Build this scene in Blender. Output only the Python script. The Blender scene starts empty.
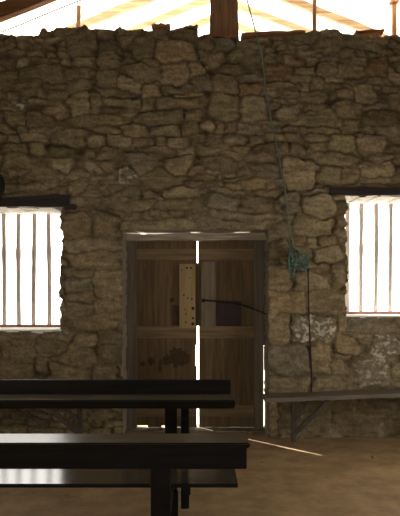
import bpy, bmesh, math, random
import numpy as np
from mathutils import Vector, Matrix
random.seed(7)
sc = bpy.context.scene
C = sc.collection

# ------------------------------------------------------------------ camera, sky, sun, lamps, exposure
F, HZ, CH = 592.0, 285.0, 1.67          # focal length in px, horizon row, eye height
WY = 6.5                                # front face of the stone wall
cam = bpy.data.cameras.new('camera'); co = bpy.data.objects.new('camera', cam); C.objects.link(co)
cam.sensor_fit = 'VERTICAL'; cam.sensor_height = 36.0; cam.sensor_width = 36.0
cam.lens = F / 516.0 * 36.0
cam.shift_y = (HZ - 258.0) / 516.0
co.location = (0, 0, CH); co.rotation_euler = (math.radians(90), 0, 0)
sc.camera = co
w = bpy.data.worlds.new('world'); sc.world = w; w.use_nodes = True
bg = w.node_tree.nodes['Background']; bg.inputs[0].default_value = (1.0, 0.97, 0.92, 1); bg.inputs[1].default_value = 4.6
def lamp(name, kind, loc, direction, energy, col=(1, 1, 1), size=None):
    l = bpy.data.lights.new(name, kind); l.energy = energy; l.color = col
    if size: l.shape = 'RECTANGLE'; l.size, l.size_y = size
    o = bpy.data.objects.new(name, l); C.objects.link(o); o.location = loc
    o.rotation_euler = Vector(direction).to_track_quat('-Z', 'Y').to_euler()
    return o
EL = math.radians(33)
sun = lamp('sun', 'SUN', (-8, 14, 9), (.74 * math.cos(EL), -.67 * math.cos(EL), -math.sin(EL)), 22.0, (1, .96, .90))
sun.data.angle = math.radians(.6)
lamp('daylight_back_door', 'AREA', (0.6, -3.9, 1.2), (0, 1, -.05), 10.0, (1, .86, .64), (3.0, 2.3))
lamp('daylight_side_window', 'AREA', (3.3, 4.35, 1.3), (-1, 0.25, -.35), 25.0, (1, .95, .86), (1.4, 1.3))
lamp('daylight_side_window', 'AREA', (-3.3, 3.6, 1.4), (1, 0.3, -.35), 12.0, (1, .95, .85), (1.4, 1.3))
sc.view_settings.view_transform = 'Standard'; sc.view_settings.look = 'None'
sc.view_settings.gamma = 1; sc.view_settings.use_curve_mapping = False
sc.view_settings.exposure = 0.0

def P(px, py, Y): return ((px - 200.0) * Y / F, Y, CH - (py - HZ) * Y / F)
def X(px, Y): return (px - 200.0) * Y / F
def Z(py, Y): return CH - (py - HZ) * Y / F

# ------------------------------------------------------------------ materials
def new_mat(name):
    m = bpy.data.materials.new(name); m.use_nodes = True
    nt = m.node_tree; return m, nt, nt.nodes['Principled BSDF']
def wood(name, c1, c2, rough=.6, axis=2, scale=14, bump=.25, spec=.5):
    m, nt, b = new_mat(name)
    tc = nt.nodes.new('ShaderNodeTexCoord'); mp = nt.nodes.new('ShaderNodeMapping')
    s = [scale] * 3; s[axis] = scale * .07; mp.inputs['Scale'].default_value = s
    nt.links.new(tc.outputs['Object'], mp.inputs[0])
    n = nt.nodes.new('ShaderNodeTexNoise'); n.inputs['Scale'].default_value = 3; n.inputs['Detail'].default_value = 6; n.inputs['Distortion'].default_value = .6
    nt.links.new(mp.outputs[0], n.inputs['Vector'])
    r = nt.nodes.new('ShaderNodeValToRGB'); r.color_ramp.elements[0].position = .32; r.color_ramp.elements[1].position = .68
    r.color_ramp.elements[0].color = (*c1, 1); r.color_ramp.elements[1].color = (*c2, 1)
    nt.links.new(n.outputs['Fac'], r.inputs[0]); nt.links.new(r.outputs[0], b.inputs['Base Color'])
    bp = nt.nodes.new('ShaderNodeBump'); bp.inputs['Strength'].default_value = bump; bp.inputs['Distance'].default_value = .01
    nt.links.new(n.outputs['Fac'], bp.inputs['Height']); nt.links.new(bp.outputs[0], b.inputs['Normal'])
    b.inputs['Roughness'].default_value = rough; b.inputs['Specular IOR Level'].default_value = spec
    return m
def mottled(name, c1, c2, rough=.9, scale=8, bump=.4, dist=.02):
    m, nt, b = new_mat(name)
    tc = nt.nodes.new('ShaderNodeTexCoord')
    n = nt.nodes.new('ShaderNodeTexNoise'); n.inputs['Scale'].default_value = scale; n.inputs['Detail'].default_value = 8; n.inputs['Roughness'].default_value = .65
    nt.links.new(tc.outputs['Object'], n.inputs['Vector'])
    r = nt.nodes.new('ShaderNodeValToRGB'); r.color_ramp.elements[0].position = .3; r.color_ramp.elements[1].position = .7
    r.color_ramp.elements[0].color = (*c1, 1); r.color_ramp.elements[1].color = (*c2, 1)
    nt.links.new(n.outputs['Fac'], r.inputs[0]); nt.links.new(r.outputs[0], b.inputs['Base Color'])
    bp = nt.nodes.new('ShaderNodeBump'); bp.inputs['Strength'].default_value = bump; bp.inputs['Distance'].default_value = dist
    nt.links.new(n.outputs['Fac'], bp.inputs['Height']); nt.links.new(bp.outputs[0], b.inputs['Normal'])
    b.inputs['Roughness'].default_value = rough; b.inputs['Specular IOR Level'].default_value = .3
    return m
def stone_attr(name):
    m, nt, b = new_mat(name)
    at = nt.nodes.new('ShaderNodeAttribute'); at.attribute_name = 'stone_colour'
    tc = nt.nodes.new('ShaderNodeTexCoord')
    n = nt.nodes.new('ShaderNodeTexNoise'); n.inputs['Scale'].default_value = 30; n.inputs['Detail'].default_value = 9; n.inputs['Roughness'].default_value = .82
    nt.links.new(tc.outputs['Object'], n.inputs['Vector'])
    r = nt.nodes.new('ShaderNodeMapRange'); r.inputs['From Min'].default_value = .3; r.inputs['From Max'].default_value = .7
    r.inputs['To Min'].default_value = .42; r.inputs['To Max'].default_value = 1.62
    nt.links.new(n.outputs['Fac'], r.inputs['Value'])
    mx = nt.nodes.new('ShaderNodeVectorMath'); mx.operation = 'SCALE'
    nt.links.new(at.outputs['Color'], mx.inputs[0]); nt.links.new(r.outputs[0], mx.inputs['Scale'])
    nt.links.new(mx.outputs[0], b.inputs['Base Color'])
    bp = nt.nodes.new('ShaderNodeBump'); bp.inputs['Strength'].default_value = .8; bp.inputs['Distance'].default_value = .02
    nt.links.new(n.outputs['Fac'], bp.inputs['Height']); nt.links.new(bp.outputs[0], b.inputs['Normal'])
    b.inputs['Roughness'].default_value = .93; b.inputs['Specular IOR Level'].default_value = .2
    return m
M = {}
M['stone'] = stone_attr('rubble_stone')
M['plain_stone'] = mottled('plain_stone', (.16, .12, .075), (.30, .24, .16), .95, 5)
M['floor'] = mottled('earth_floor', (.20, .130, .062), (.43, .285, .145), .85, 3.5, .6, .02)
M['ground'] = mottled('pale_ground', (.62, .58, .52), (.74, .70, .64), .95, 1.5)
M['plaster'] = mottled('lime_plaster', (.72, .70, .66), (.86, .84, .80), .9, 9)
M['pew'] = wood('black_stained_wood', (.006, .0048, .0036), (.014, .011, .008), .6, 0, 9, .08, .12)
M['pew_top'] = wood('worn_sheen_wood', (.035, .028, .018), (.08, .064, .04), .15, 0, 6, .03, 1.0)
M['ledge'] = wood('worn_sheen_ledge', (.07, .056, .034), (.16, .128, .08), .30, 0, 6, .03, 1.0)
M['lintel'] = wood('old_dark_beam', (.02, .014, .011), (.045, .032, .024), .85, 0, 10)
M['bar'] = wood('glare_paled_wood', (.58, .49, .41), (.74, .66, .58), .85, 2, 16)  # glare over the bars is put into this paler wood colour
M['rail'] = wood('red_brown_window_rail', (.30, .14, .10), (.46, .26, .19), .85, 0, 12)
M['door'] = wood('brown_door_planks', (.072, .041, .015), (.155, .092, .034), .75, 2, 9)
M['door_rail'] = wood('brown_door_rails', (.12, .076, .032), (.23, .148, .064), .75, 0, 9)
M['pale_board'] = wood('pale_plywood', (.26, .165, .065), (.36, .24, .105), .7, 2, 7, .1)
M['grey_board'] = wood('greyed_board', (.12, .085, .05), (.2, .15, .09), .75, 2, 9)
M['dark_patch'] = mottled('dark_red_metal', (.028, .013, .011), (.05, .022, .018), .6, 12)
M['stain'] = mottled('dark_stain', (.035, .020, .011), (.09, .055, .026), .9, 24)
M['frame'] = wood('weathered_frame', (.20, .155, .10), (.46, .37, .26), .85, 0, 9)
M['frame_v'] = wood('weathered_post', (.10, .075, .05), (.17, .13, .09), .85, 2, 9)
M['iron'] = mottled('black_iron', (.012, .01, .009), (.03, .022, .018), .5, 30)
M['bench'] = wood('grey_bench_wood', (.10, .078, .055), (.18, .142, .10), .7, 0, 10)
M['bench_leg'] = wood('dark_bench_leg', (.055, .042, .032), (.10, .078, .058), .8, 2, 10)
M['rafter_shaded'] = wood('brown_shaded_rafter', (.17, .065, .02), (.36, .17, .06), .8, 0, 8)  # brown rafter on the unlit room side, shade put into its colour
M['rafter_lit'] = wood('lit_rafter', (.30, .19, .10), (.60, .45, .29), .85, 0, 8)  # rafters washed by daylight, the light put into their colour
M['post'] = wood('brown_roof_post', (.13, .062, .026), (.26, .135, .06), .8, 2, 9)
M['thin_post'] = wood('orange_thin_post', (.42, .21, .09), (.60, .34, .16), .8, 2, 9)
M['plate'] = wood('rotten_plank', (.20, .075, .025), (.42, .20, .08), .9, 0, 10)
M['roof_in'] = mottled('dark_roof_sheet', (.06, .042, .024), (.11, .078, .045), .8, 4)
M['rope'] = mottled('green_rope', (.02, .055, .036), (.22, .32, .25), .8, 28)
M['rope_dull'] = mottled('dusty_green_rope', (.12, .15, .10), (.20, .25, .18), .85, 50)
M['cord'] = mottled('dark_cord', (.018, .014, .011), (.035, .026, .02), .8, 60)
M['cable'] = mottled('black_cable', (.006, .006, .006), (.014, .013, .012), .4, 40)
m, nt, b = new_mat('translucent_sheet')
tr = nt.nodes.new('ShaderNodeBsdfTranslucent'); tr.inputs[0].default_value = (.92, .88, .80, 1)
mixn = nt.nodes.new('ShaderNodeMixShader'); mixn.inputs[0].default_value = .8
b.inputs['Base Color'].default_value = (.9, .87, .8, 1); b.inputs['Roughness'].default_value = .6
nt.links.new(b.outputs[0], mixn.inputs[1]); nt.links.new(tr.outputs[0], mixn.inputs[2])
nt.links.new(mixn.outputs[0], nt.nodes['Material Output'].inputs[0]); M['sheet'] = m

# ------------------------------------------------------------------ helpers
def mesh_obj(name, verts, faces, mats, parent=None, smooth=False, midx=None):
    me = bpy.data.meshes.new(name); me.from_pydata(verts, [], faces); me.update()
    for mm in (mats if isinstance(mats, (list, tuple)) else [mats]): me.materials.append(mm)
    if midx: me.polygons.foreach_set('material_index', midx)
    if smooth: me.polygons.foreach_set('use_smooth', [True] * len(me.polygons))
    o = bpy.data.objects.new(name, me); C.objects.link(o)
    if parent: o.parent = parent
    return o
def empty(name, loc=(0, 0, 0)):
    o = bpy.data.objects.new(name, None); C.objects.link(o); o.location = loc; o.empty_display_size = .1
    return o
def tag(o, label=None, cat=None, group=None, kind=None):
    if label: o['label'] = label
    if cat: o['category'] = cat
    if group: o['group'] = group
    if kind: o['kind'] = kind
    return o
class MB:
    """collects shapes in world space; build() links ONE mesh, origin at its parent"""
    def __init__(s): s.bm = bmesh.new(); s.mi = 0
    def box(s, x0, x1, y0, y1, z0, z1, bev=.004, mi=0, taper=0, jitter=0):
        b2 = bmesh.new()
        vs = [b2.verts.new((x, y, z)) for z in (z0, z1) for y in (y0, y1) for x in (x0, x1)]
        for f in ((0, 2, 3, 1), (4, 5, 7, 6), (0, 1, 5, 4), (2, 6, 7, 3), (0, 4, 6, 2), (1, 3, 7, 5)):
            b2.faces.new([vs[i] for i in f])
        if bev: bmesh.ops.bevel(b2, geom=b2.edges[:], offset=min(bev, .45 * min(x1 - x0, y1 - y0, z1 - z0)), segments=2, affect='EDGES')
        s.merge(b2, mi); return s
    def beam(s, a, b_, wx, wz, bev=.004, up=(0, 0, 1), mi=0, seg=1, wob=0):
        """squared timber from a to b_"""
        a, b_ = Vector(a), Vector(b_); d = (b_ - a).normalized(); u = Vector(up)
        side = d.cross(u).normalized(); u = side.cross(d).normalized()
        b2 = bmesh.new(); rings = []
        for i in range(seg + 1):
            t = i / seg; c = a.lerp(b_, t)
            if wob and 0 < i < seg: c = c + side * random.uniform(-wob, wob) + u * random.uniform(-wob, wob)
            k = 1 + (random.uniform(-.12, .12) if wob else 0)
            rings.append([b2.verts.new(c + side * (sx * wx / 2 * k) + u * (sz * wz / 2 * k)) for sx, sz in ((-1, -1), (1, -1), (1, 1), (-1, 1))])
        for i in range(seg):
            for k in range(4): b2.faces.new((rings[i][k], rings[i][(k + 1) % 4], rings[i + 1][(k + 1) % 4], rings[i + 1][k]))
        b2.faces.new(rings[0][::-1]); b2.faces.new(rings[-1])
        if bev and seg == 1: bmesh.ops.bevel(b2, geom=b2.edges[:], offset=min(bev, .4 * min(wx, wz)), segments=1, affect='EDGES')
        s.merge(b2, mi); return s
    def tube(s, pts, r, n=8, mi=0, closed=False):
        pts = [Vector(p) for p in pts]; b2 = bmesh.new(); rings = []; N = len(pts)
        for i, p in enumerate(pts):
            q0 = pts[(i - 1) % N] if closed or i > 0 else p; q1 = pts[(i + 1) % N] if closed or i < N - 1 else p
            d = (q1 - q0).normalized(); a = d.orthogonal() if abs(d.y) > .98 else d.cross(Vector((0, 1, 0))); a.normalize(); c = d.cross(a)
            rr = r[i] if isinstance(r, (list, tuple)) else r
            rings.append([b2.verts.new(p + (a * math.cos(t) + c * math.sin(t)) * rr) for t in [2 * math.pi * k / n for k in range(n)]])
        for i in range(N if closed else N - 1):
            A, B = rings[i], rings[(i + 1) % N]
            for k in range(n): b2.faces.new((A[k], A[(k + 1) % n], B[(k + 1) % n], B[k]))
        if not closed: b2.faces.new(rings[0][::-1]); b2.faces.new(rings[-1])
        for f in b2.faces: f.smooth = True
        s.merge(b2, mi); return s
    def lump(s, c, rx, ry, rz, seed=0, mi=0, flat=.25):
        rnd = random.Random(seed); b2 = bmesh.new(); bmesh.ops.create_icosphere(b2, subdivisions=3, radius=1)
        dirs = [(Vector((rnd.uniform(-1, 1), rnd.uniform(-1, 1), rnd.uniform(-1, 1))).normalized(), rnd.uniform(.62, .9)) for _ in range(9)]
        for v in b2.verts:
            p = v.co.copy()
            for d, h in dirs:
                t = p.dot(d)
                if t > h: p -= d * (t - h)
            v.co = Vector((c[0] + p.x * rx, c[1] + p.y * ry, c[2] + p.z * rz))
        s.merge(b2, mi); return s
    def merge(s, b2, mi):
        for f in b2.faces: f.material_index = mi
        me = bpy.data.meshes.new('t'); b2.to_mesh(me); b2.free(); s.bm.from_mesh(me); bpy.data.meshes.remove(me)
    def build(s, name, mats, parent=None, origin=None):
        off = Vector((0, 0, 0))
        p = parent
        while p is not None: off += p.location; p = p.parent
        if origin is not None: og = Vector(origin)
        else: og = off
        bmesh.ops.translate(s.bm, vec=-og, verts=s.bm.verts[:])
        bmesh.ops.recalc_face_normals(s.bm, faces=s.bm.faces[:])
        me = bpy.data.meshes.new(name); s.bm.to_mesh(me); s.bm.free()
        for mm in (mats if isinstance(mats, (list, tuple)) else [mats]): me.materials.append(mm)
        o = bpy.data.objects.new(name, me); C.objects.link(o)
        if parent: o.parent = parent
        o.location = og - off
        return o

# ------------------------------------------------------------------ the rubble wall with its openings
rng = np.random.RandomState(11)
K = WY / F
PX0, PX1, PY0, PY1 = -110, 510, 16, 437
nx, ny = PX1 - PX0 + 1, PY1 - PY0 + 1
gx, gy = np.meshgrid(np.arange(PX0, PX1 + 1, dtype=float), np.arange(PY0, PY1 + 1, dtype=float))
def vnoise(sx, sy, seed):
    r = np.random.RandomState(seed)
    g = r.rand(int(ny / sy) + 4, int(nx / sx) + 4)
    u = (gx - PX0) / sx; v = (gy - PY0) / sy; i = u.astype(int); j = v.astype(int); a = u - i; b_ = v - j
    a = a * a * (3 - 2 * a); b_ = b_ * b_ * (3 - 2 * b_)
    return (g[j, i] * (1 - a) + g[j, i + 1] * a) * (1 - b_) + (g[j + 1, i] * (1 - a) + g[j + 1, i + 1] * a) * b_ - .5
wx_ = gx + vnoise(14, 14, 1) * 6 + vnoise(6, 5, 2) * 3.5 + vnoise(3, 3, 5) * 1.5
wy_ = gy + vnoise(18, 12, 3) * 6 + vnoise(7, 5, 4) * 3 + vnoise(3, 3, 6) * 1.3
# tone codes: n normal, l light, d dark, o orange, y yellow, g grey, w lichen-white, r red
MAN = """69 33 94 56 n|73 58 92 65 l|62 60 72 67 l|24 69 62 82 n|0 70 16 80 n|15 59 28 65 l|9 95 28 107 w|47 98 64 114 o|71 93 90 113 l|68 77 90 91 n|68 67 88 76 n|91 93 101 115 n
100 28 116 41 n|117 34 133 45 n|100 42 119 53 d|132 39 155 58 n|157 42 192 60 o|100 54 118 69 n|100 70 118 89 n|119 75 139 91 l|131 65 160 80 n|146 57 160 65 n|163 61 186 83 o|188 64 203 77 o|141 83 161 98 o|162 84 190 93 n|172 30 198 41 d|152 24 171 32 d
107 98 140 105 n|142 99 153 110 n|155 99 200 107 n|212 40 232 51 g|233 42 263 60 n|200 52 221 67 n|240 82 263 96 r|242 98 265 119 l|215 75 236 91 n|212 94 234 119 n|265 66 291 80 r|280 105 299 119 l
316 30 340 51 n|352 36 386 49 n|366 56 389 73 r|389 68 404 81 l|320 62 339 73 n|355 84 373 101 l|388 90 404 112 n|334 100 361 119 n|300 90 331 100 n
52 159 71 171 l|30 143 43 153 y|27 169 57 181 n|70 171 88 179 l|68 180 86 191 l|56 130 88 143 n|88 137 103 145 l|88 164 102 173 l|3 145 29 151 n|4 154 26 167 n|24 185 52 191 l|88 147 102 156 n
124 124 149 136 n|149 122 182 137 y|184 122 199 134 n|111 134 129 147 l|131 137 154 147 n|155 135 168 147 n|169 136 188 148 l|152 148 170 153 n|179 148 193 154 l|132 155 153 171 g|168 157 189 173 o|117 170 135 184 w|146 171 183 188 n|160 187 199 193 l|100 150 113 160 n|100 162 113 172 n|155 199 200 209 n|100 190 108 203 g|60 195 100 204 n
283 158 316 189 l|252 166 276 177 g|228 180 264 190 o|224 152 263 160 n|210 212 264 219 l|200 146 223 153 n|282 191 300 212 g|331 136 355 152 y|356 134 383 152 l|345 118 359 133 n|318 166 338 183 l|340 165 361 183 n|364 163 393 176 l|358 177 392 184 l|340 184 405 190 n|302 194 334 216 l|310 155 348 163 n|378 152 402 161 l
62 214 92 236 n|93 214 120 236 n|65 240 121 250 l|72 252 121 267 o|63 268 92 275 n|63 276 92 293 g|94 269 121 298 n|63 294 92 303 n|66 304 93 314 n|95 300 122 313 n|71 315 122 327 n|70 334 95 348 y|96 329 122 363 d|48 349 95 363 n|48 364 92 384 n|93 364 122 384 n|0 334 33 345 n|0 346 33 384 n|35 340 66 356 n|35 357 46 372 n
294 216 330 234 y|266 224 291 240 n|291 236 304 247 r|305 236 318 248 l|312 247 341 262 l|319 234 338 245 n|264 264 290 291 o|294 272 329 292 l|331 264 344 290 n|310 294 344 311 n|267 293 307 312 o|264 314 290 345 n|291 315 331 341 w|324 309 335 318 n|336 317 347 330 n|331 362 343 376 l|266 346 308 376 g|309 346 330 374 o|264 377 308 400 n|310 377 341 400 n|338 338 357 354 o|375 334 398 357 w|358 359 390 386 w|391 364 408 384 y|350 320 400 332 g|267 400 276 434 l|277 401 330 436 d|332 401 400 436 d|122 221 268 229 l"""
TONE = {'n': (.27, .212, .125), 'l': (.36, .29, .18), 'd': (.19, .147, .086), 'o': (.32, .245, .14), 'y': (.35, .285, .165), 'g': (.255, .215, .15), 'w': (.34, .29, .20), 'r': (.27, .175, .095)}
stones = []
occ = np.zeros((ny, nx), bool)
for s_ in MAN.replace('\n', '|').split('|'):
    a = s_.split(); x0, y0, x1, y1 = map(float, a[:4])
    stones.append(((x0 + x1) / 2, (y0 + y1) / 2, (x1 - x0) / 2, (y1 - y0) / 2, a[4]))
    occ[int(max(0, y0 - PY0)):int(y1 - PY0), int(x0 - PX0):int(x1 - PX0)] = True
y = float(PY0 - 4)
while y < PY1 + 6:
    big = y > 330 and rng.rand() < .5
    h = rng.uniform(15, 26) if big else rng.choice([rng.uniform(4, 7), rng.uniform(5, 9), rng.uniform(9, 15)])
    x = PX0 - rng.uniform(5, 30)
    while x < PX1 + 20:
        wd = h * rng.uniform(1.0, 3.6); hh = h * rng.uniform(.75, 1.1); cy = y + h / 2 + rng.uniform(-2, 2); cx = x + wd / 2
        i0, i1 = int(np.clip(cx - wd / 2 - PX0, 0, nx - 1)), int(np.clip(cx + wd / 2 - PX0, 1, nx)); j0, j1 = int(np.clip(cy - hh / 2 - PY0, 0, ny - 1)), int(np.clip(cy + hh / 2 - PY0, 1, ny))
        sub = occ[j0:j1, i0:i1]
        if sub.size == 0 or sub.mean() < .22:
            stones.append((cx, cy, wd / 2, hh / 2, rng.choice(list('nnnnnnnnldgo'))))
        x += wd + rng.uniform(0, 2)
    y += h + rng.uniform(0, 1)
m1 = np.full((ny, nx), 9.); m2 = m1.copy(); idx = np.zeros((ny, nx), int); hs = np.ones((ny, nx))
for k, (cx, cy, hx, hy, t) in enumerate(stones):
    R = 2.6
    i0, i1 = int(max(0, cx - R * hx - 8 - PX0)), int(min(nx, cx + R * hx + 8 - PX0)); j0, j1 = int(max(0, cy - R * hy - 8 - PY0)), int(min(ny, cy + R * hy + 8 - PY0))
    if i1 <= i0 or j1 <= j0: continue
    sl = (slice(j0, j1), slice(i0, i1)); ang = rng.uniform(-.10, .10); p = rng.uniform(3.2, 8)
    dx = wx_[sl] - cx; dy = wy_[sl] - cy; ex = dx * math.cos(ang) - dy * math.sin(ang); ey = dx * math.sin(ang) + dy * math.cos(ang)
    # additive distance so that small and large stones meet where their outlines meet
    mm = ((np.abs(ex) / hx) ** p + (np.abs(ey) / hy) ** p) ** (1 / p)
    mm = (mm - 1) * min(hx, hy)
    a1, a2, ai = m1[sl], m2[sl], idx[sl]
    better = mm < a1; second = (~better) & (mm < a2)
    m2[sl] = np.where(better, a1, np.where(second, mm, a2)); m1[sl] = np.where(better, mm, a1); idx[sl] = np.where(better, k, ai)
edge = np.clip((m2 - m1) * .5, 0, 20)           # px to the joint
gapf = np.clip((m1 - .3) / 3.0, 0, 1)           # 1 where only mortar is
def sstep(a, b_, v): t = np.clip((v - a) / (b_ - a), 0, 1); return t * t * (3 - 2 * t)
nS = len(stones); base = rng.uniform(-.008, .016, nS); tiltx = rng.uniform(-.0006, .0006, nS); tilty = rng.uniform(-.0013, .0005, nS)
SX = np.array([s[0] for s in stones]); SY = np.array([s[1] for s in stones])
body = sstep(.0, 1.7, edge) * (1 - gapf)
joint_fill = np.clip(vnoise(24, 16, 9) * 2.2 + .70 + (gx > 262) * .1, .0, 1)  # how flush the mortar sits
rel = base[idx] + tiltx[idx] * (gx - SX[idx]) + tilty[idx] * (gy - SY[idx])
dome = .010 * sstep(0, 7, edge)
h = body * (.012 + rel + dome) - (1 - body) * (.042 * (1 - joint_fill))
h += vnoise(13, 2.4, 25) * .012 + vnoise(8, 1.8, 26) * .008 + vnoise(9, 6, 21) * .010 + vnoise(4, 3, 22) * .010 + vnoise(2, 2, 23) * .006 + vnoise(80, 60, 24) * .03
# colour (what the stone itself has)
TC = np.array([TONE[s[4]] for s in stones]); TC = TC * rng.uniform(.88, 1.12, (nS, 1)) * (1 + rng.uniform(-.02, .02, (nS, 3)))
col = TC[idx]
isw = np.array([s[4] == 'w' for s in stones])[idx]; speck = (vnoise(2, 2, 31) + vnoise(3, 3, 32)) > .17
col = np.where((isw & speck)[..., None], np.array([.62, .58, .5]), np.where(isw[..., None], col * .75, col))
mort = np.array([.165, .124, .072]) * (1 + vnoise(7, 7, 33)[..., None] * .7)
jm = (sstep(.0, 1.0, edge) * (1 - gapf))[..., None]
col = col * jm + mort * (1 - jm)
wash = np.clip(vnoise(45, 30, 35) * 2.2, 0, 1)[..., None] * .55
col = col * (1 - wash) + np.array([.235, .19, .125]) * wash     # earth mortar smeared over the faces
col *= (1 + vnoise(6, 4, 36)[..., None] * .45 + vnoise(12, 2.2, 39)[..., None] * .4)
lich = np.clip((vnoise(10, 8, 37) + vnoise(4, 4, 38)) * 3 - 1.35, 0, 1)[..., None] * (gy > 170)[..., None]
col = col * (1 - lich * .6) + np.array([.42, .38, .30]) * lich * .6
col = np.clip(col * np.array([.92, .88, .80]), .02, .8)
# openings and ragged top (in wall-plane units)
TOP = [(-110, 31), (-60, 30), (0, 33), (20, 35), (38, 36), (40.5, 32), (42, 28.5), (46.5, 28.5), (48, 32), (56, 29), (70, 28), (80, 26), (85, 24), (90, 28.5), (97, 27), (110, 29), (120, 26.5), (128, 30), (140, 27), (148, 30), (152, 30), (170, 29), (176, 28), (190, 24.5), (198, 24), (199, 35), (205, 33.5), (209, 36), (215, 38), (240, 39), (270, 38), (300, 35.5), (312, 31), (325, 29), (335, 30), (345, 34), (355, 36), (383, 36), (390, 35.5), (400, 36), (450, 33), (510, 36)]
top = np.interp(gx[0], [t[0] for t in TOP], [t[1] for t in TOP]) + vnoise(3, 3, 41)[3] * .9
solid = gy >= top[None, :]
WL = (-76, 60.3, 207, 331); WR = (346, 483, 196, 317); DR = (122, 268, 229, 500)
def cut(r, seed, ax, ay):
    n1 = (vnoise(6, 4, seed) * ax + vnoise(14, 11, seed + 1) * ax)[:, 7:8]; n2 = vnoise(8, 4, seed + 2)[9:10] * ay
    return (gx + n1 > r[0]) & (gx + n1 < r[1]) & (gy + n2 > r[2]) & (gy + n2 < r[3])
holes = {'wl': cut(WL, 51, 3.0, .8), 'wr': cut(WR, 61, 3.4, .8), 'dr': cut(DR, 71, 1.2, .5)}
hole = holes['wl'] | holes['wr'] | holes['dr']
cell = solid[:-1, :-1] & solid[1:, 1:] & solid[:-1, 1:] & solid[1:, :-1] & ~hole[:-1, :-1]
vid = np.arange(nx * ny).reshape(ny, nx)
V = np.stack([(gx - 200) * K, WY - h, CH - (gy - HZ) * K], -1).reshape(-1, 3)
V[:, 2] = np.maximum(V[:, 2], 0.0)
jj, ii = np.nonzero(cell)
quads = np.stack([vid[jj, ii], vid[jj + 1, ii], vid[jj + 1, ii + 1], vid[jj, ii + 1]], 1)
colv = col.reshape(-1, 3)
BY = 7.1
ev, ef, ec = [], [], []; nb = nx * ny
cp = np.pad(cell, 1)
def hole_kind(j, i):
    for k2, hh_ in holes.items():
        if 0 <= j < ny and 0 <= i < nx and hh_[j, i]: return k2
    return None
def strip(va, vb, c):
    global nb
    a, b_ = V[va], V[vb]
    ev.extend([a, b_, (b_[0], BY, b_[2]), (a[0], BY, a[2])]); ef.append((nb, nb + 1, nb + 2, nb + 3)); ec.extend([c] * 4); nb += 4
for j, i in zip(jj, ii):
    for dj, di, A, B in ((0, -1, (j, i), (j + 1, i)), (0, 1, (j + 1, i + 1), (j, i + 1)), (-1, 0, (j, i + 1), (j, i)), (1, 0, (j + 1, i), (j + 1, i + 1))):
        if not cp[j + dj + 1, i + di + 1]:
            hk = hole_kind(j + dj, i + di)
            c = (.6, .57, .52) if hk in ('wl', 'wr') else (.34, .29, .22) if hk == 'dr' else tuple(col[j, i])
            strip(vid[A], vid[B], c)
for j in range(cell.shape[0]):                   # back face, row by row
    row = np.concatenate([[0], cell[j].astype(int), [0]]); d = np.diff(row)
    for a, b_ in zip(np.nonzero(d == 1)[0], np.nonzero(d == -1)[0]):
        p0, p1 = V[vid[j, a]], V[vid[j + 1, b_]]
        ev.extend([(p0[0], BY, p0[2]), (p1[0], BY, p0[2]), (p1[0], BY, p1[2]), (p0[0], BY, p1[2])]); ef.append((nb, nb + 1, nb + 2, nb + 3)); ec.extend([(.4, .35, .28)] * 4); nb += 4
AV = np.concatenate([V, np.array(ev, dtype=float)]); AC = np.concatenate([colv, np.array(ec)]); AQ = np.concatenate([quads, np.array(ef)])
used = np.zeros(len(AV), bool); used[AQ.ravel()] = True; remap = np.cumsum(used) - 1
AV, AC, AQ = AV[used], AC[used], remap[AQ]
me = bpy.data.meshes.new('wall_front'); me.vertices.add(len(AV)); me.vertices.foreach_set('co', AV.astype(np.float32).ravel())
me.loops.add(AQ.size); me.loops.foreach_set('vertex_index', AQ.astype(np.int32).ravel())
me.polygons.add(len(AQ)); me.polygons.foreach_set('loop_start', np.arange(0, AQ.size, 4, dtype=np.int32)); me.polygons.foreach_set('loop_total', np.full(len(AQ), 4, dtype=np.int32))
sm = np.zeros(len(AQ), bool); sm[:len(quads)] = True; me.polygons.foreach_set('use_smooth', sm)
me.update(calc_edges=True); me.validate()
ca = me.color_attributes.new('stone_colour', 'FLOAT_COLOR', 'POINT'); ca.data.foreach_set('color', np.concatenate([AC, np.ones((len(AC), 1))], 1).astype(np.float32).ravel())
me.materials.append(M['stone'])
wall = bpy.data.objects.new('wall_front', me); C.objects.link(wall); tag(wall, kind='structure')

# ------------------------------------------------------------------ room shell and outdoors
XL, XR, YB = -3.38, 3.38, -4.1
o = MB().box(XL - .5, XR + .5, YB - .4, 7.1, -.12, 0, 0).build('floor', M['floor']); tag(o, kind='structure')
o = MB().box(-40, 40, 7.1, 60, -.12, 0, 0).build('ground', M['ground']); tag(o, kind='structure')
ZW = 4.25
def walls(name, boxes):
    b_ = MB()
    for q in boxes: b_.box(*q, 0)
    tag(b_.build(name, M['plain_stone']), kind='structure')
walls('wall_left', [(XL - .5, XL, YB, 7.1, 0, 1.0), (XL - .5, XL, YB, 2.7, 1.0, 2.4), (XL - .5, XL, 4.1, 7.1, 1.0, 2.4), (XL - .5, XL, YB, 7.1, 2.4, ZW)])
walls('wall_right', [(XR, XR + .5, YB, 7.1, 0, .85), (XR, XR + .5, YB, 3.5, .85, 2.15), (XR, XR + .5, 4.9, 7.1, .85, 2.15), (XR, XR + .5, YB, 7.1, 2.15, ZW)])
walls('wall_back', [(XL - .5, -.9, YB - .4, YB, 0, 2.5), (2.1, XR + .5, YB - .4, YB, 0, 2.5), (XL - .5, XR + .5, YB - .4, YB, 2.5, 5.2)])
walls('wall_sun_block', [(-4.9, -4.5, 7.4, 10.4, 0, 4.6)])  # added unseen wall, keeps the sun out of the left window
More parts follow.
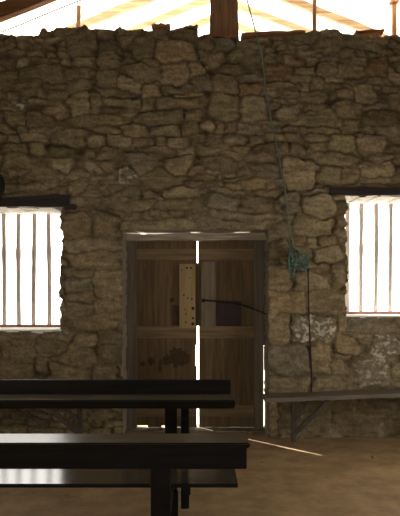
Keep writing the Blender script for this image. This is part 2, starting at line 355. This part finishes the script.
# gabled roof: opaque over the room, translucent sheeting from the wall outwards
RX, RZ, SL = .22, 5.68, .40
def roofz(x): return RZ - SL * abs(x - RX)
ceil_ = MB()
for sgn in (-1, 1):
    e = RX + sgn * 4.4
    ceil_.beam((RX, YB / 2 + 3.0, RZ + .10), (e, YB / 2 + 3.0, roofz(e) + .10), 6.2 - YB + .6, .04, 0)
ceiling = ceil_.build('ceiling', M['roof_in']); tag(ceiling, kind='structure')
sh = MB()
for sgn in (-1, 1):
    e = RX + sgn * 4.6
    sh.beam((RX, 7.85, RZ + .09), (e, 7.85, roofz(e) + .09), 2.9, .006, 0)
sh.build('roof_sheet', M['sheet'], ceiling)
def rafter(Yc, wd, dp, mat, sides=(-1, 1), wob=.008, dz=0):
    for sgn in sides:
        e = RX + sgn * 4.2
        MB().beam((RX, Yc, RZ - dp / 2 + dz), (e, Yc, roofz(e) - dp / 2 + dz), wd, dp, .004, (0, 0, 1), 0, 10, wob).build('rafter', mat, ceiling)
rafter(6.45, .10, .165, M['rafter_shaded'], (-1,))
rafter(6.45, .10, .10, M['rafter_shaded'], (1,))
rafter(7.33, .06, .09, M['rafter_lit'], dz=-.08)
rafter(7.96, .06, .08, M['rafter_lit'], dz=-.09)
rafter(8.62, .06, .08, M['rafter_lit'], dz=-.07)
rafter(9.22, .06, .08, M['rafter_lit'], dz=-.07)

# windows: dark lintel beam, plastered sill, rails and upright wooden bars
def window(n, r, ytop_l, ytop_r, yb_l, yb_r, xl, xr, bars, ybt, notch=None):
    cx = X((r[0] + r[1]) / 2, WY); root = empty('window_%d' % n, (cx, WY, Z(r[3], WY))); tag(root, kind='structure')
    # lintel beam projecting a little from the wall
    v = []
    for Yv in (WY - .05, WY + .30):
        v += [P(xl, yb_l, WY)[0:1] + (Yv, Z(yb_l, WY)), (X(xr, WY), Yv, Z(yb_r, WY)), (X(xr, WY), Yv, Z(ytop_r, WY)), (X(xl, WY), Yv, Z(ytop_l, WY))]
    bm_ = MB(); b2 = bmesh.new(); vs = [b2.verts.new(q) for q in v]
    for f in ((0, 1, 2, 3), (7, 6, 5, 4), (0, 4, 5, 1), (1, 5, 6, 2), (2, 6, 7, 3), (3, 7, 4, 0)): b2.faces.new([vs[i] for i in f])
    bmesh.ops.subdivide_edges(b2, edges=b2.edges[:], cuts=6, use_grid_fill=True)
    rn = random.Random(n)
    for q in b2.verts: q.co += Vector((0, rn.uniform(-.004, .004), rn.uniform(-.006, .006)))
    bm_.merge(b2, 0)
    if notch: bm_.box(X(notch[0], WY), X(notch[1], WY), WY - .04, WY + .2, Z(notch[3], WY), Z(notch[2], WY), .01)
    bm_.build('lintel_beam', M['lintel'], root)
    MB().box(X(r[0] + 1, WY), X(r[1] - 1, WY), WY + .02, BY, Z(r[3], WY) - .03, Z(r[3], WY) + .012, .006).build('window_sill', M['plaster'], root)
    Yb = 6.95; bb = r[3] - 5.5
    zb = Z(r[3], WY) + .012
    MB().box(X(r[0] + 2, WY), X(r[1] - .5, WY), Yb - .03, Yb + .03, zb, zb + .028, .003).build('bottom_rail', M['rail'], root)
    zt = Z(r[2] + 1, WY)
    for bx in bars:
        x0 = X(bx, Yb); rn2 = random.Random(int(bx * 7)); pts, rad = [], []
        zmid = Z(253, Yb)
        z0_ = zb + .028; z1_ = zt - .01
        ph = rn2.uniform(0, 6); n_ = 15
        for k in range(n_):
            t = k / (n_ - 1); z = z0_ + (z1_ - z0_) * t
            pts.append((x0 + .006 * math.sin(ph + 3 * t), Yb, z)); rad.append(.027 * (1.25 if abs(z - zmid) < .05 else 1) * (1 + rn2.uniform(-.08, .08)))
        MB().tube(pts, rad, 8).build('window_bar', M['bar'], root)
    return root
window(1, WL, 201, 195.5, 205.5, 207.5, -92, 70, [-71 + 15 * k for k in range(9)], 0, (64, 76.5, 204.5, 210))
window(2, WR, 187.5, 190, 195, 197.5, 329, 498, [347.5] + [361 + 14.7 * k for k in range(8)], 0)

# ------------------------------------------------------------------ the plank door
DY = 6.9; kd = DY / F
def dx(p): return X(p, DY)
def dz_(p): return max(0.0, Z(p, DY))
door = empty('door_1', (X(196, DY), DY, 0)); tag(door, kind='structure')
# lintel of the frame, posts
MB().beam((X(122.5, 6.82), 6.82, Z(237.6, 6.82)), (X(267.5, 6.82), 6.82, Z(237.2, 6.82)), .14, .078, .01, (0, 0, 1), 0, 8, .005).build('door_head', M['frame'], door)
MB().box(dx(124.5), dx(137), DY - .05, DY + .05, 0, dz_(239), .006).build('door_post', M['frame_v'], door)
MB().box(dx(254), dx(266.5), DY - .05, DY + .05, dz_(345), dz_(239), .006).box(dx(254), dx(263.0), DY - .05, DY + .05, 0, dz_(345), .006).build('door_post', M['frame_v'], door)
def leaf(xa, xb, nplank, seed, bottoms):
    rn = random.Random(seed); b_ = MB(); xs = [xa + (xb - xa) * k / nplank for k in range(nplank + 1)]
    for k in range(nplank):
        y0 = DY + rn.uniform(-.002, .002); x0, x1 = dx(xs[k]) + .0002, dx(xs[k + 1]) - .0002
        if xa < 180 and k == nplank - 1:         # a bite is missing from the meeting edge
            za, zb = dz_(366), dz_(345)
            b_.box(x0, x1, y0, DY + .012, bottoms[k], za, .001).box(x0, x1 - .014, y0, DY + .012, za, zb, .001).box(x0, x1, y0, DY + .012, zb, dz_(238), .001)
        else: b_.box(x0, x1, y0, DY + .012, bottoms[k], dz_(238), .0025)
        if k: b_.box(x0 - .01, x0 + .01, DY + .008, DY + .018, .012, dz_(238), 0)
    return b_.build('door_leaf', M['door'], door)
L = leaf(136.5, 196.7, 5, 3, (.034, .012, .032, .014, .012)); Rr = leaf(199.1, 254.5, 4, 5, (.012, .0115, .012, .0115))
MB().box(dx(194), dx(201), DY + .021, DY + .03, dz_(326), dz_(263), .002).box(dx(198.2), dx(201), DY + .021, DY + .03, dz_(263), dz_(238), .002).build('cover_strip', M['door'], L)
for lf, xa, xb in ((L, 137, 196), (Rr, 199, 254)):
    for ya, yb in ((249, 260), (326, 338), (405, 416)):
        MB().box(dx(xa), dx(xb) - .002, DY - .036, DY - .003, dz_(yb), dz_(ya), .005).build('rail', M['door_rail'], lf)
# pale board with bolt holes covering the meeting of the leaves
pb = MB(); pb.box(dx(179.5), dx(195.5), DY - .055, DY - .03, dz_(328), dz_(264), .003)
pale = pb.build('patch_board', M['pale_board'], L); pale['label'] = 'pale plywood board peppered with bolt holes'
hb = MB()
for hx_, hy_, hr in ((187, 268, 1), (191, 268, 1), (184, 295, .9), (188, 298, .8), (192, 299, .9), (193, 308, 1.6), (193, 318, 1.2), (193, 323.5, 1.7), (186, 314, .8), (185, 309, .7), (182, 270, .6), (190, 278, .6), (186, 322, .8)):
    hb.tube([(dx(hx_), DY - .0562, dz_(hy_)), (dx(hx_), DY - .054, dz_(hy_))], hr * kd, 10)
hb.build('bolt_hole', M['iron'], pale)
MB().box(dx(201), dx(215.5), DY - .052, DY - .028, dz_(327), dz_(262), .003).build('patch_board', M['grey_board'], Rr)
MB().box(dx(216.5), dx(241), DY - .012, DY - .003, dz_(327), dz_(301), .002).build('dark_panel', M['dark_patch'], Rr)
st = MB()
for kk, (sx, sy, rx, ry) in enumerate(((178, 357, 10, 11), (168, 360, 6, 6), (151, 361, 3.5, 5), (160, 366, 2.5, 7), (143, 364, 3, 3), (187, 359, 3, 6))):
    rn = random.Random(sx); pts = []
    b2 = bmesh.new(); vs = []
    for k in range(22):
        t = 2 * math.pi * k / 22; q = rn.uniform(.65, 1.1); vs.append(b2.verts.new((dx(sx + rx * q * math.cos(t)), DY - .0024 - .0004 * kk, Z(sy + ry * q * math.sin(t), DY))))
    b2.faces.new(vs); st.merge(b2, 0)
st.build('soot_stain', M['stain'], L)
MB().tube([(dx(172), DY - .008, dz_(300)), (dx(172), DY + .0, dz_(300))], 2.2 * kd, 12).build('knot', M['stain'], L)
MB().box(dx(172), dx(179), DY - .012, DY - .003, dz_(326), dz_(305), .003).build('dark_panel', M['stain'], L)
# little bright notch: missing strip near the lower half of the gap is the gap itself; bolt rod and its chain
rod = [P(203, 300, 6.83), P(214, 301, 6.83), P(228, 302.5, 6.80), P(243, 305.5, 6.75), P(256, 310, 6.66), P(266, 314, 6.54)]
MB().tube(rod, .0085, 8).tube([P(203.5, 300.5, 6.84 + .01), P(203.5, 300.5, 6.80)], .022, 10).build('iron_bolt_rod', M['iron'], door)
MB().box(X(124, 6.75), X(267, 6.75), 6.72, 6.96, 0, .010, .003).build('door_sill', M['plain_stone'], door)

# ------------------------------------------------------------------ things on top of the wall
def zt_at(px): return float(np.interp(px, [t[0] for t in TOP], [t[1] for t in TOP]))
def post(name, x0, x1, ytop, mat, label, Yc=6.72, d=None, lean=0, cap=False):
    zb = Z(zt_at((x0 + x1) / 2) + 1.2, WY); wv = (x1 - x0) * Yc / F; cx = X((x0 + x1) / 2, Yc); d = d or wv
    zz = Z(ytop, Yc) if ytop > 0 else min(Z(ytop, Yc), roofz(cx) + .05)
    root = empty(name, (cx, Yc, zb)); tag(root, label, 'post', 'thin posts on the wall top' if name == 'thin_post' else None)
    MB().beam((cx, Yc, zb), (cx + lean, Yc, zz), wv, d, .006, (0, 1, 0), 0, 6, .003).build('shaft', mat, root)
    if cap: MB().box(cx - wv, cx + wv * 1.0, Yc - d, Yc + d, zz - .03, zz, .004).build('cap_block', mat, root)
    return root
post('roof_post', 208.5, 239, -120, M['post'], 'broad brown timber post standing on the wall top under the roof ridge', 6.75, .22)
post('thin_post', 76, 80, 6, M['thin_post'], 'short thin wooden stake leaning above the wall top at the left', 6.7, lean=.012)
post('thin_post', 312.5, 316, -120, M['thin_post'], 'slim orange roof prop between the broad post and the right window side', 6.7)
post('thin_post', 392, 396, 1, M['thin_post'], 'slim brown roof prop with a capping block at the far right', 6.7, cap=True)
o = MB().box(X(302, 6.6), X(305.5, 6.6), 6.58, 6.63, Z(36.5, 6.6), Z(31, 6.6), .003).build('wooden_peg', M['post'], None, P(303.5, 36, 6.6)); tag(o, 'tiny dark peg sticking up from the wall top left of a slim prop', 'peg')
def plank(a, b_, th, wd, label):
    A, B = Vector(a), Vector(b_); c = (A + B) / 2
    o = MB().beam(A, B, wd, th, .004, (0, 0, 1), 0, 8, .004).build('wall_plate', M['plate'], None, c); tag(o, label, 'plank', 'planks lying on the wall top')
plank(P(241, 37.5, 6.6), P(302, 34.0, 6.6), .035, .16, 'long reddish plank lying on the wall top right of the broad post')
plank(P(152, 28.5, 6.6), P(170.5, 28, 6.6), .045, .14, 'short rotten timber block on the ragged wall top left of the broad post')
plank(P(354, 34.5, 6.6), P(382, 33.2, 6.6), .03, .16, 'flat brown board on the wall top above the right window')
plank(P(203, 37.5, 6.56), P(236, 38.5, 6.58), .02, .10, 'thin red splintered board at the foot of the broad post')
# thin dark cable under the left roof slope
o = MB().tube([P(2, 32, 6.78), P(20, 25, 6.78), P(40, 16.5, 6.78), P(62, 7.5, 6.78), P(80, .5, 6.78), P(100, -9, 6.78)], .008, 8).build('roof_cable', M['cable'], None, P(40, 16, 6.78)); tag(o, 'thin black cable stretched under the left roof slope', 'cable')

# ------------------------------------------------------------------ pews
def pew(label, parts, origin):
    root = empty('pew', origin); tag(root, label, 'pew', 'long dark pews in front of the door')
    for name, q, mat in parts:
        o = MB().box(*q, .007 if name == 'ledge' else .004).build(name, mat, root)
        if mat in (M['pew_top'], M['ledge']):        # worn upper face only; its sheen is also put into the lighter colour
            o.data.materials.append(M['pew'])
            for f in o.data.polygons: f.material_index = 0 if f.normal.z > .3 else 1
    return root
PL = -3.1
Yn = 3.15
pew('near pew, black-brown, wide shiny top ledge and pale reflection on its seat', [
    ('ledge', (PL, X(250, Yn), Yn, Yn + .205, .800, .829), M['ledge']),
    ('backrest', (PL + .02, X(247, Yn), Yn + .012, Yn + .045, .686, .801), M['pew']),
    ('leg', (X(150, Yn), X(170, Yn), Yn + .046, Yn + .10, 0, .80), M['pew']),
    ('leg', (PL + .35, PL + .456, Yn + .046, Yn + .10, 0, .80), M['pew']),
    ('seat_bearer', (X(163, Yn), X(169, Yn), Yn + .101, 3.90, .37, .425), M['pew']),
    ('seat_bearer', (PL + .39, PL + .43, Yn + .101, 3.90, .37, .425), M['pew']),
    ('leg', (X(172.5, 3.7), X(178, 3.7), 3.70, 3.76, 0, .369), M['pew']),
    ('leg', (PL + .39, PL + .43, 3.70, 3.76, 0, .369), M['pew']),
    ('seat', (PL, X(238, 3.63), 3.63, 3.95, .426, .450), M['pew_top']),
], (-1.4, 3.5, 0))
Y2 = 4.15
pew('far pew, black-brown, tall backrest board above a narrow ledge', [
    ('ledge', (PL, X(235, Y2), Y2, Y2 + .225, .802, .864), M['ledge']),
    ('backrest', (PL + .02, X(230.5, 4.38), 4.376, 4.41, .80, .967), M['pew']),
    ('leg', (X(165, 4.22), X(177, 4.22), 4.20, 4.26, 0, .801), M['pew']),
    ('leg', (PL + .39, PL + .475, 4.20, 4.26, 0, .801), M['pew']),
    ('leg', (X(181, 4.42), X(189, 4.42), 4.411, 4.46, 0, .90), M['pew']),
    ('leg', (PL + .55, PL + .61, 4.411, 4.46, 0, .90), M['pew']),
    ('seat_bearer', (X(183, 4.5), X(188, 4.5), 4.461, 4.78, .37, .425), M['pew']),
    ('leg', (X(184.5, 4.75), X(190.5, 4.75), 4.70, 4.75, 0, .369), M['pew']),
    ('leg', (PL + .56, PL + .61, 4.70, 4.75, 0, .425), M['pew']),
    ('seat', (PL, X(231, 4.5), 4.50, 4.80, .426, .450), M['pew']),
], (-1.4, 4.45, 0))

# ------------------------------------------------------------------ plank benches along the stone wall
def wall_bench(label, x0, x1, zt0, zt1, legs, origin, pale=None):
    root = empty('wall_bench', origin); tag(root, label, 'bench', 'plank benches along the stone wall')
    MB().beam((x0, 6.24, zt0 - .02), (x1, 6.24, zt1 - .02), .26, .04, .004, (0, 0, 1), 0, 8, .002).build('seat', M['bench'], root)
    for lx, sgn in legs:
        zs = zt0 + (zt1 - zt0) * (lx - x0) / (x1 - x0) - .045
        MB().beam((lx, 6.31, 0), (lx, 6.31, zs), .052, .05, .004, (0, 1, 0)).build('leg', M['bench_leg'], root)
        MB().beam((lx + sgn * .01, 6.28, .10), (lx + sgn * .33, 6.16, zs - .005), .045, .035, .004, (0, 1, 0)).build('brace', M['bench_leg'], root)
        MB().beam((lx + sgn * .01, 6.27, .22), (lx + sgn * .15, 6.20, zs - .005), .03, .025, .004, (0, 1, 0)).build('brace', M['bench_leg'], root)
    if pale: 
        o = MB().box(pale[0], pale[1], 6.16, 6.34, 0, zt0 - .045, .006).build('end_leg', M['grey_board'], root); o['label'] = 'paler upright end block'
    return root
wall_bench('grey plank bench against the stone wall under the right window', X(265, 6.11), X(470, 6.11), Z(398.5, 6.11), Z(390.5, 6.11) , [(X(294, 6.31), 1), (X(425, 6.31), -1)], (1.7, 6.24, 0))
wall_bench('plank bench against the stone wall behind the pews on the left', X(-70, 6.11), X(104, 6.11), Z(401.5, 6.11), Z(401.5, 6.11), [(X(80, 6.31), -1), (X(-45, 6.31), 1)], (-1.9, 6.24, 0))

# ------------------------------------------------------------------ rope, knot, cord, coil
YR = 6.36
rp = [P(238, -60, YR), P(243, -25, YR), P(247, 0, YR), P(252.5, 20, YR), P(262, 55, YR), P(266, 90, YR), P(272, 125, YR), P(280, 160, YR), P(285, 190, YR), P(289, 225, YR), P(294.5, 250, YR)]
rope = MB().tube(rp, .008, 8).build('green_rope', M['rope_dull'], None, P(294, 250, YR)); tag(rope, 'long thin green rope hanging slantwise down the stone wall ending in a tangle', 'rope')
kn = MB(); rn = random.Random(5)
for (cx, cy, rx, ry, a0) in ((298, 258, 8, 6, .2), (303, 262, 6, 5.5, .8), (292, 262, 3.5, 9, .1), (296, 256, 4, 8, -.5), (300, 265, 9, 3.5, .3)):
    pts = []
    for k in range(26):
        t = 2 * math.pi * k / 26; q = 1 + .13 * math.sin(3 * t + cx)
        ux, uy = rx * q * math.cos(t), ry * q * math.sin(t)
        p = P(cx + ux * math.cos(a0) - uy * math.sin(a0), cy + ux * math.sin(a0) + uy * math.cos(a0), YR - .01 + .03 * math.sin(2 * t + cy)); pts.append(p)
    kn.tube(pts, .0125, 8, closed=True)
for e in ((287, 240), (290, 280), (293, 277), (286, 268), (311, 255)): kn.tube([P(296, 260, YR), P((296 + e[0]) / 2 + 1, (260 + e[1]) / 2, YR - .02), P(e[0], e[1], YR)], .007, 6)
kn.build('tangle', M['rope'], rope)
o = MB().tube([P(308, 266, YR), P(308.5, 300, YR), P(309.5, 330, YR), P(311, 360, YR), P(311.5, 396, YR)], .007, 8).build('hanging_cord', M['cord'], None, P(308, 266, YR)); tag(o, 'dark cord hanging straight down from the green tangle to the bench', 'cord')
cb = MB(); rn = random.Random(8)
for k in range(8):
    r0 = rn.uniform(13.5, 22.0); ccx, ccy = -13 + rn.uniform(-1.2, 1.2), 186 + rn.uniform(-1.5, 1.5); ph = rn.uniform(0, 6); pts = []; dep = rn.uniform(-.05, .03)
    for q in range(40):
        t = 2 * math.pi * q / 40; rr = r0 * (1 + .03 * math.sin(2 * t + ph)); pts.append(P(ccx + rr * .92 * math.cos(t), ccy + rr * math.sin(t), 6.40 + dep + .015 * math.sin(3 * t + ph)))
    cb.tube(pts, .0055, 6, closed=True)
o = cb.build('cable_coil', M['cable'], None, P(-12, 186, 6.4)); tag(o, 'coil of black cable hung on the wall above the left window', 'coil')

# ------------------------------------------------------------------ loose stones at the wall foot
for k, (px, py, r, lab) in enumerate(((279, 436, .035, 'small rubble stone by the door jamb under the bench end'), (301, 437.5, .022, 'small dark stone right of the bench leg'), (306, 439, .015, 'tiny stone between the bench leg and the wall foot'),
        (373, 458, .022, 'lone dark pebble on the bare floor at the right'), (262, 463, .013, 'lone pebble on the floor in front of the door'), (250, 434, .03, 'flat stone on the ground before the right door leaf'), (236, 431, .022, 'small stone on the ground below the door'))):
    Yg = CH * F / (py - HZ)
    o = MB().lump((X(px, Yg), Yg, r * .5), r * 1.2, r, r * .62, k + 3).build('loose_stone', M['plain_stone'], None, (X(px, Yg), Yg, 0)); tag(o, lab, 'stone', 'loose stones on the floor')
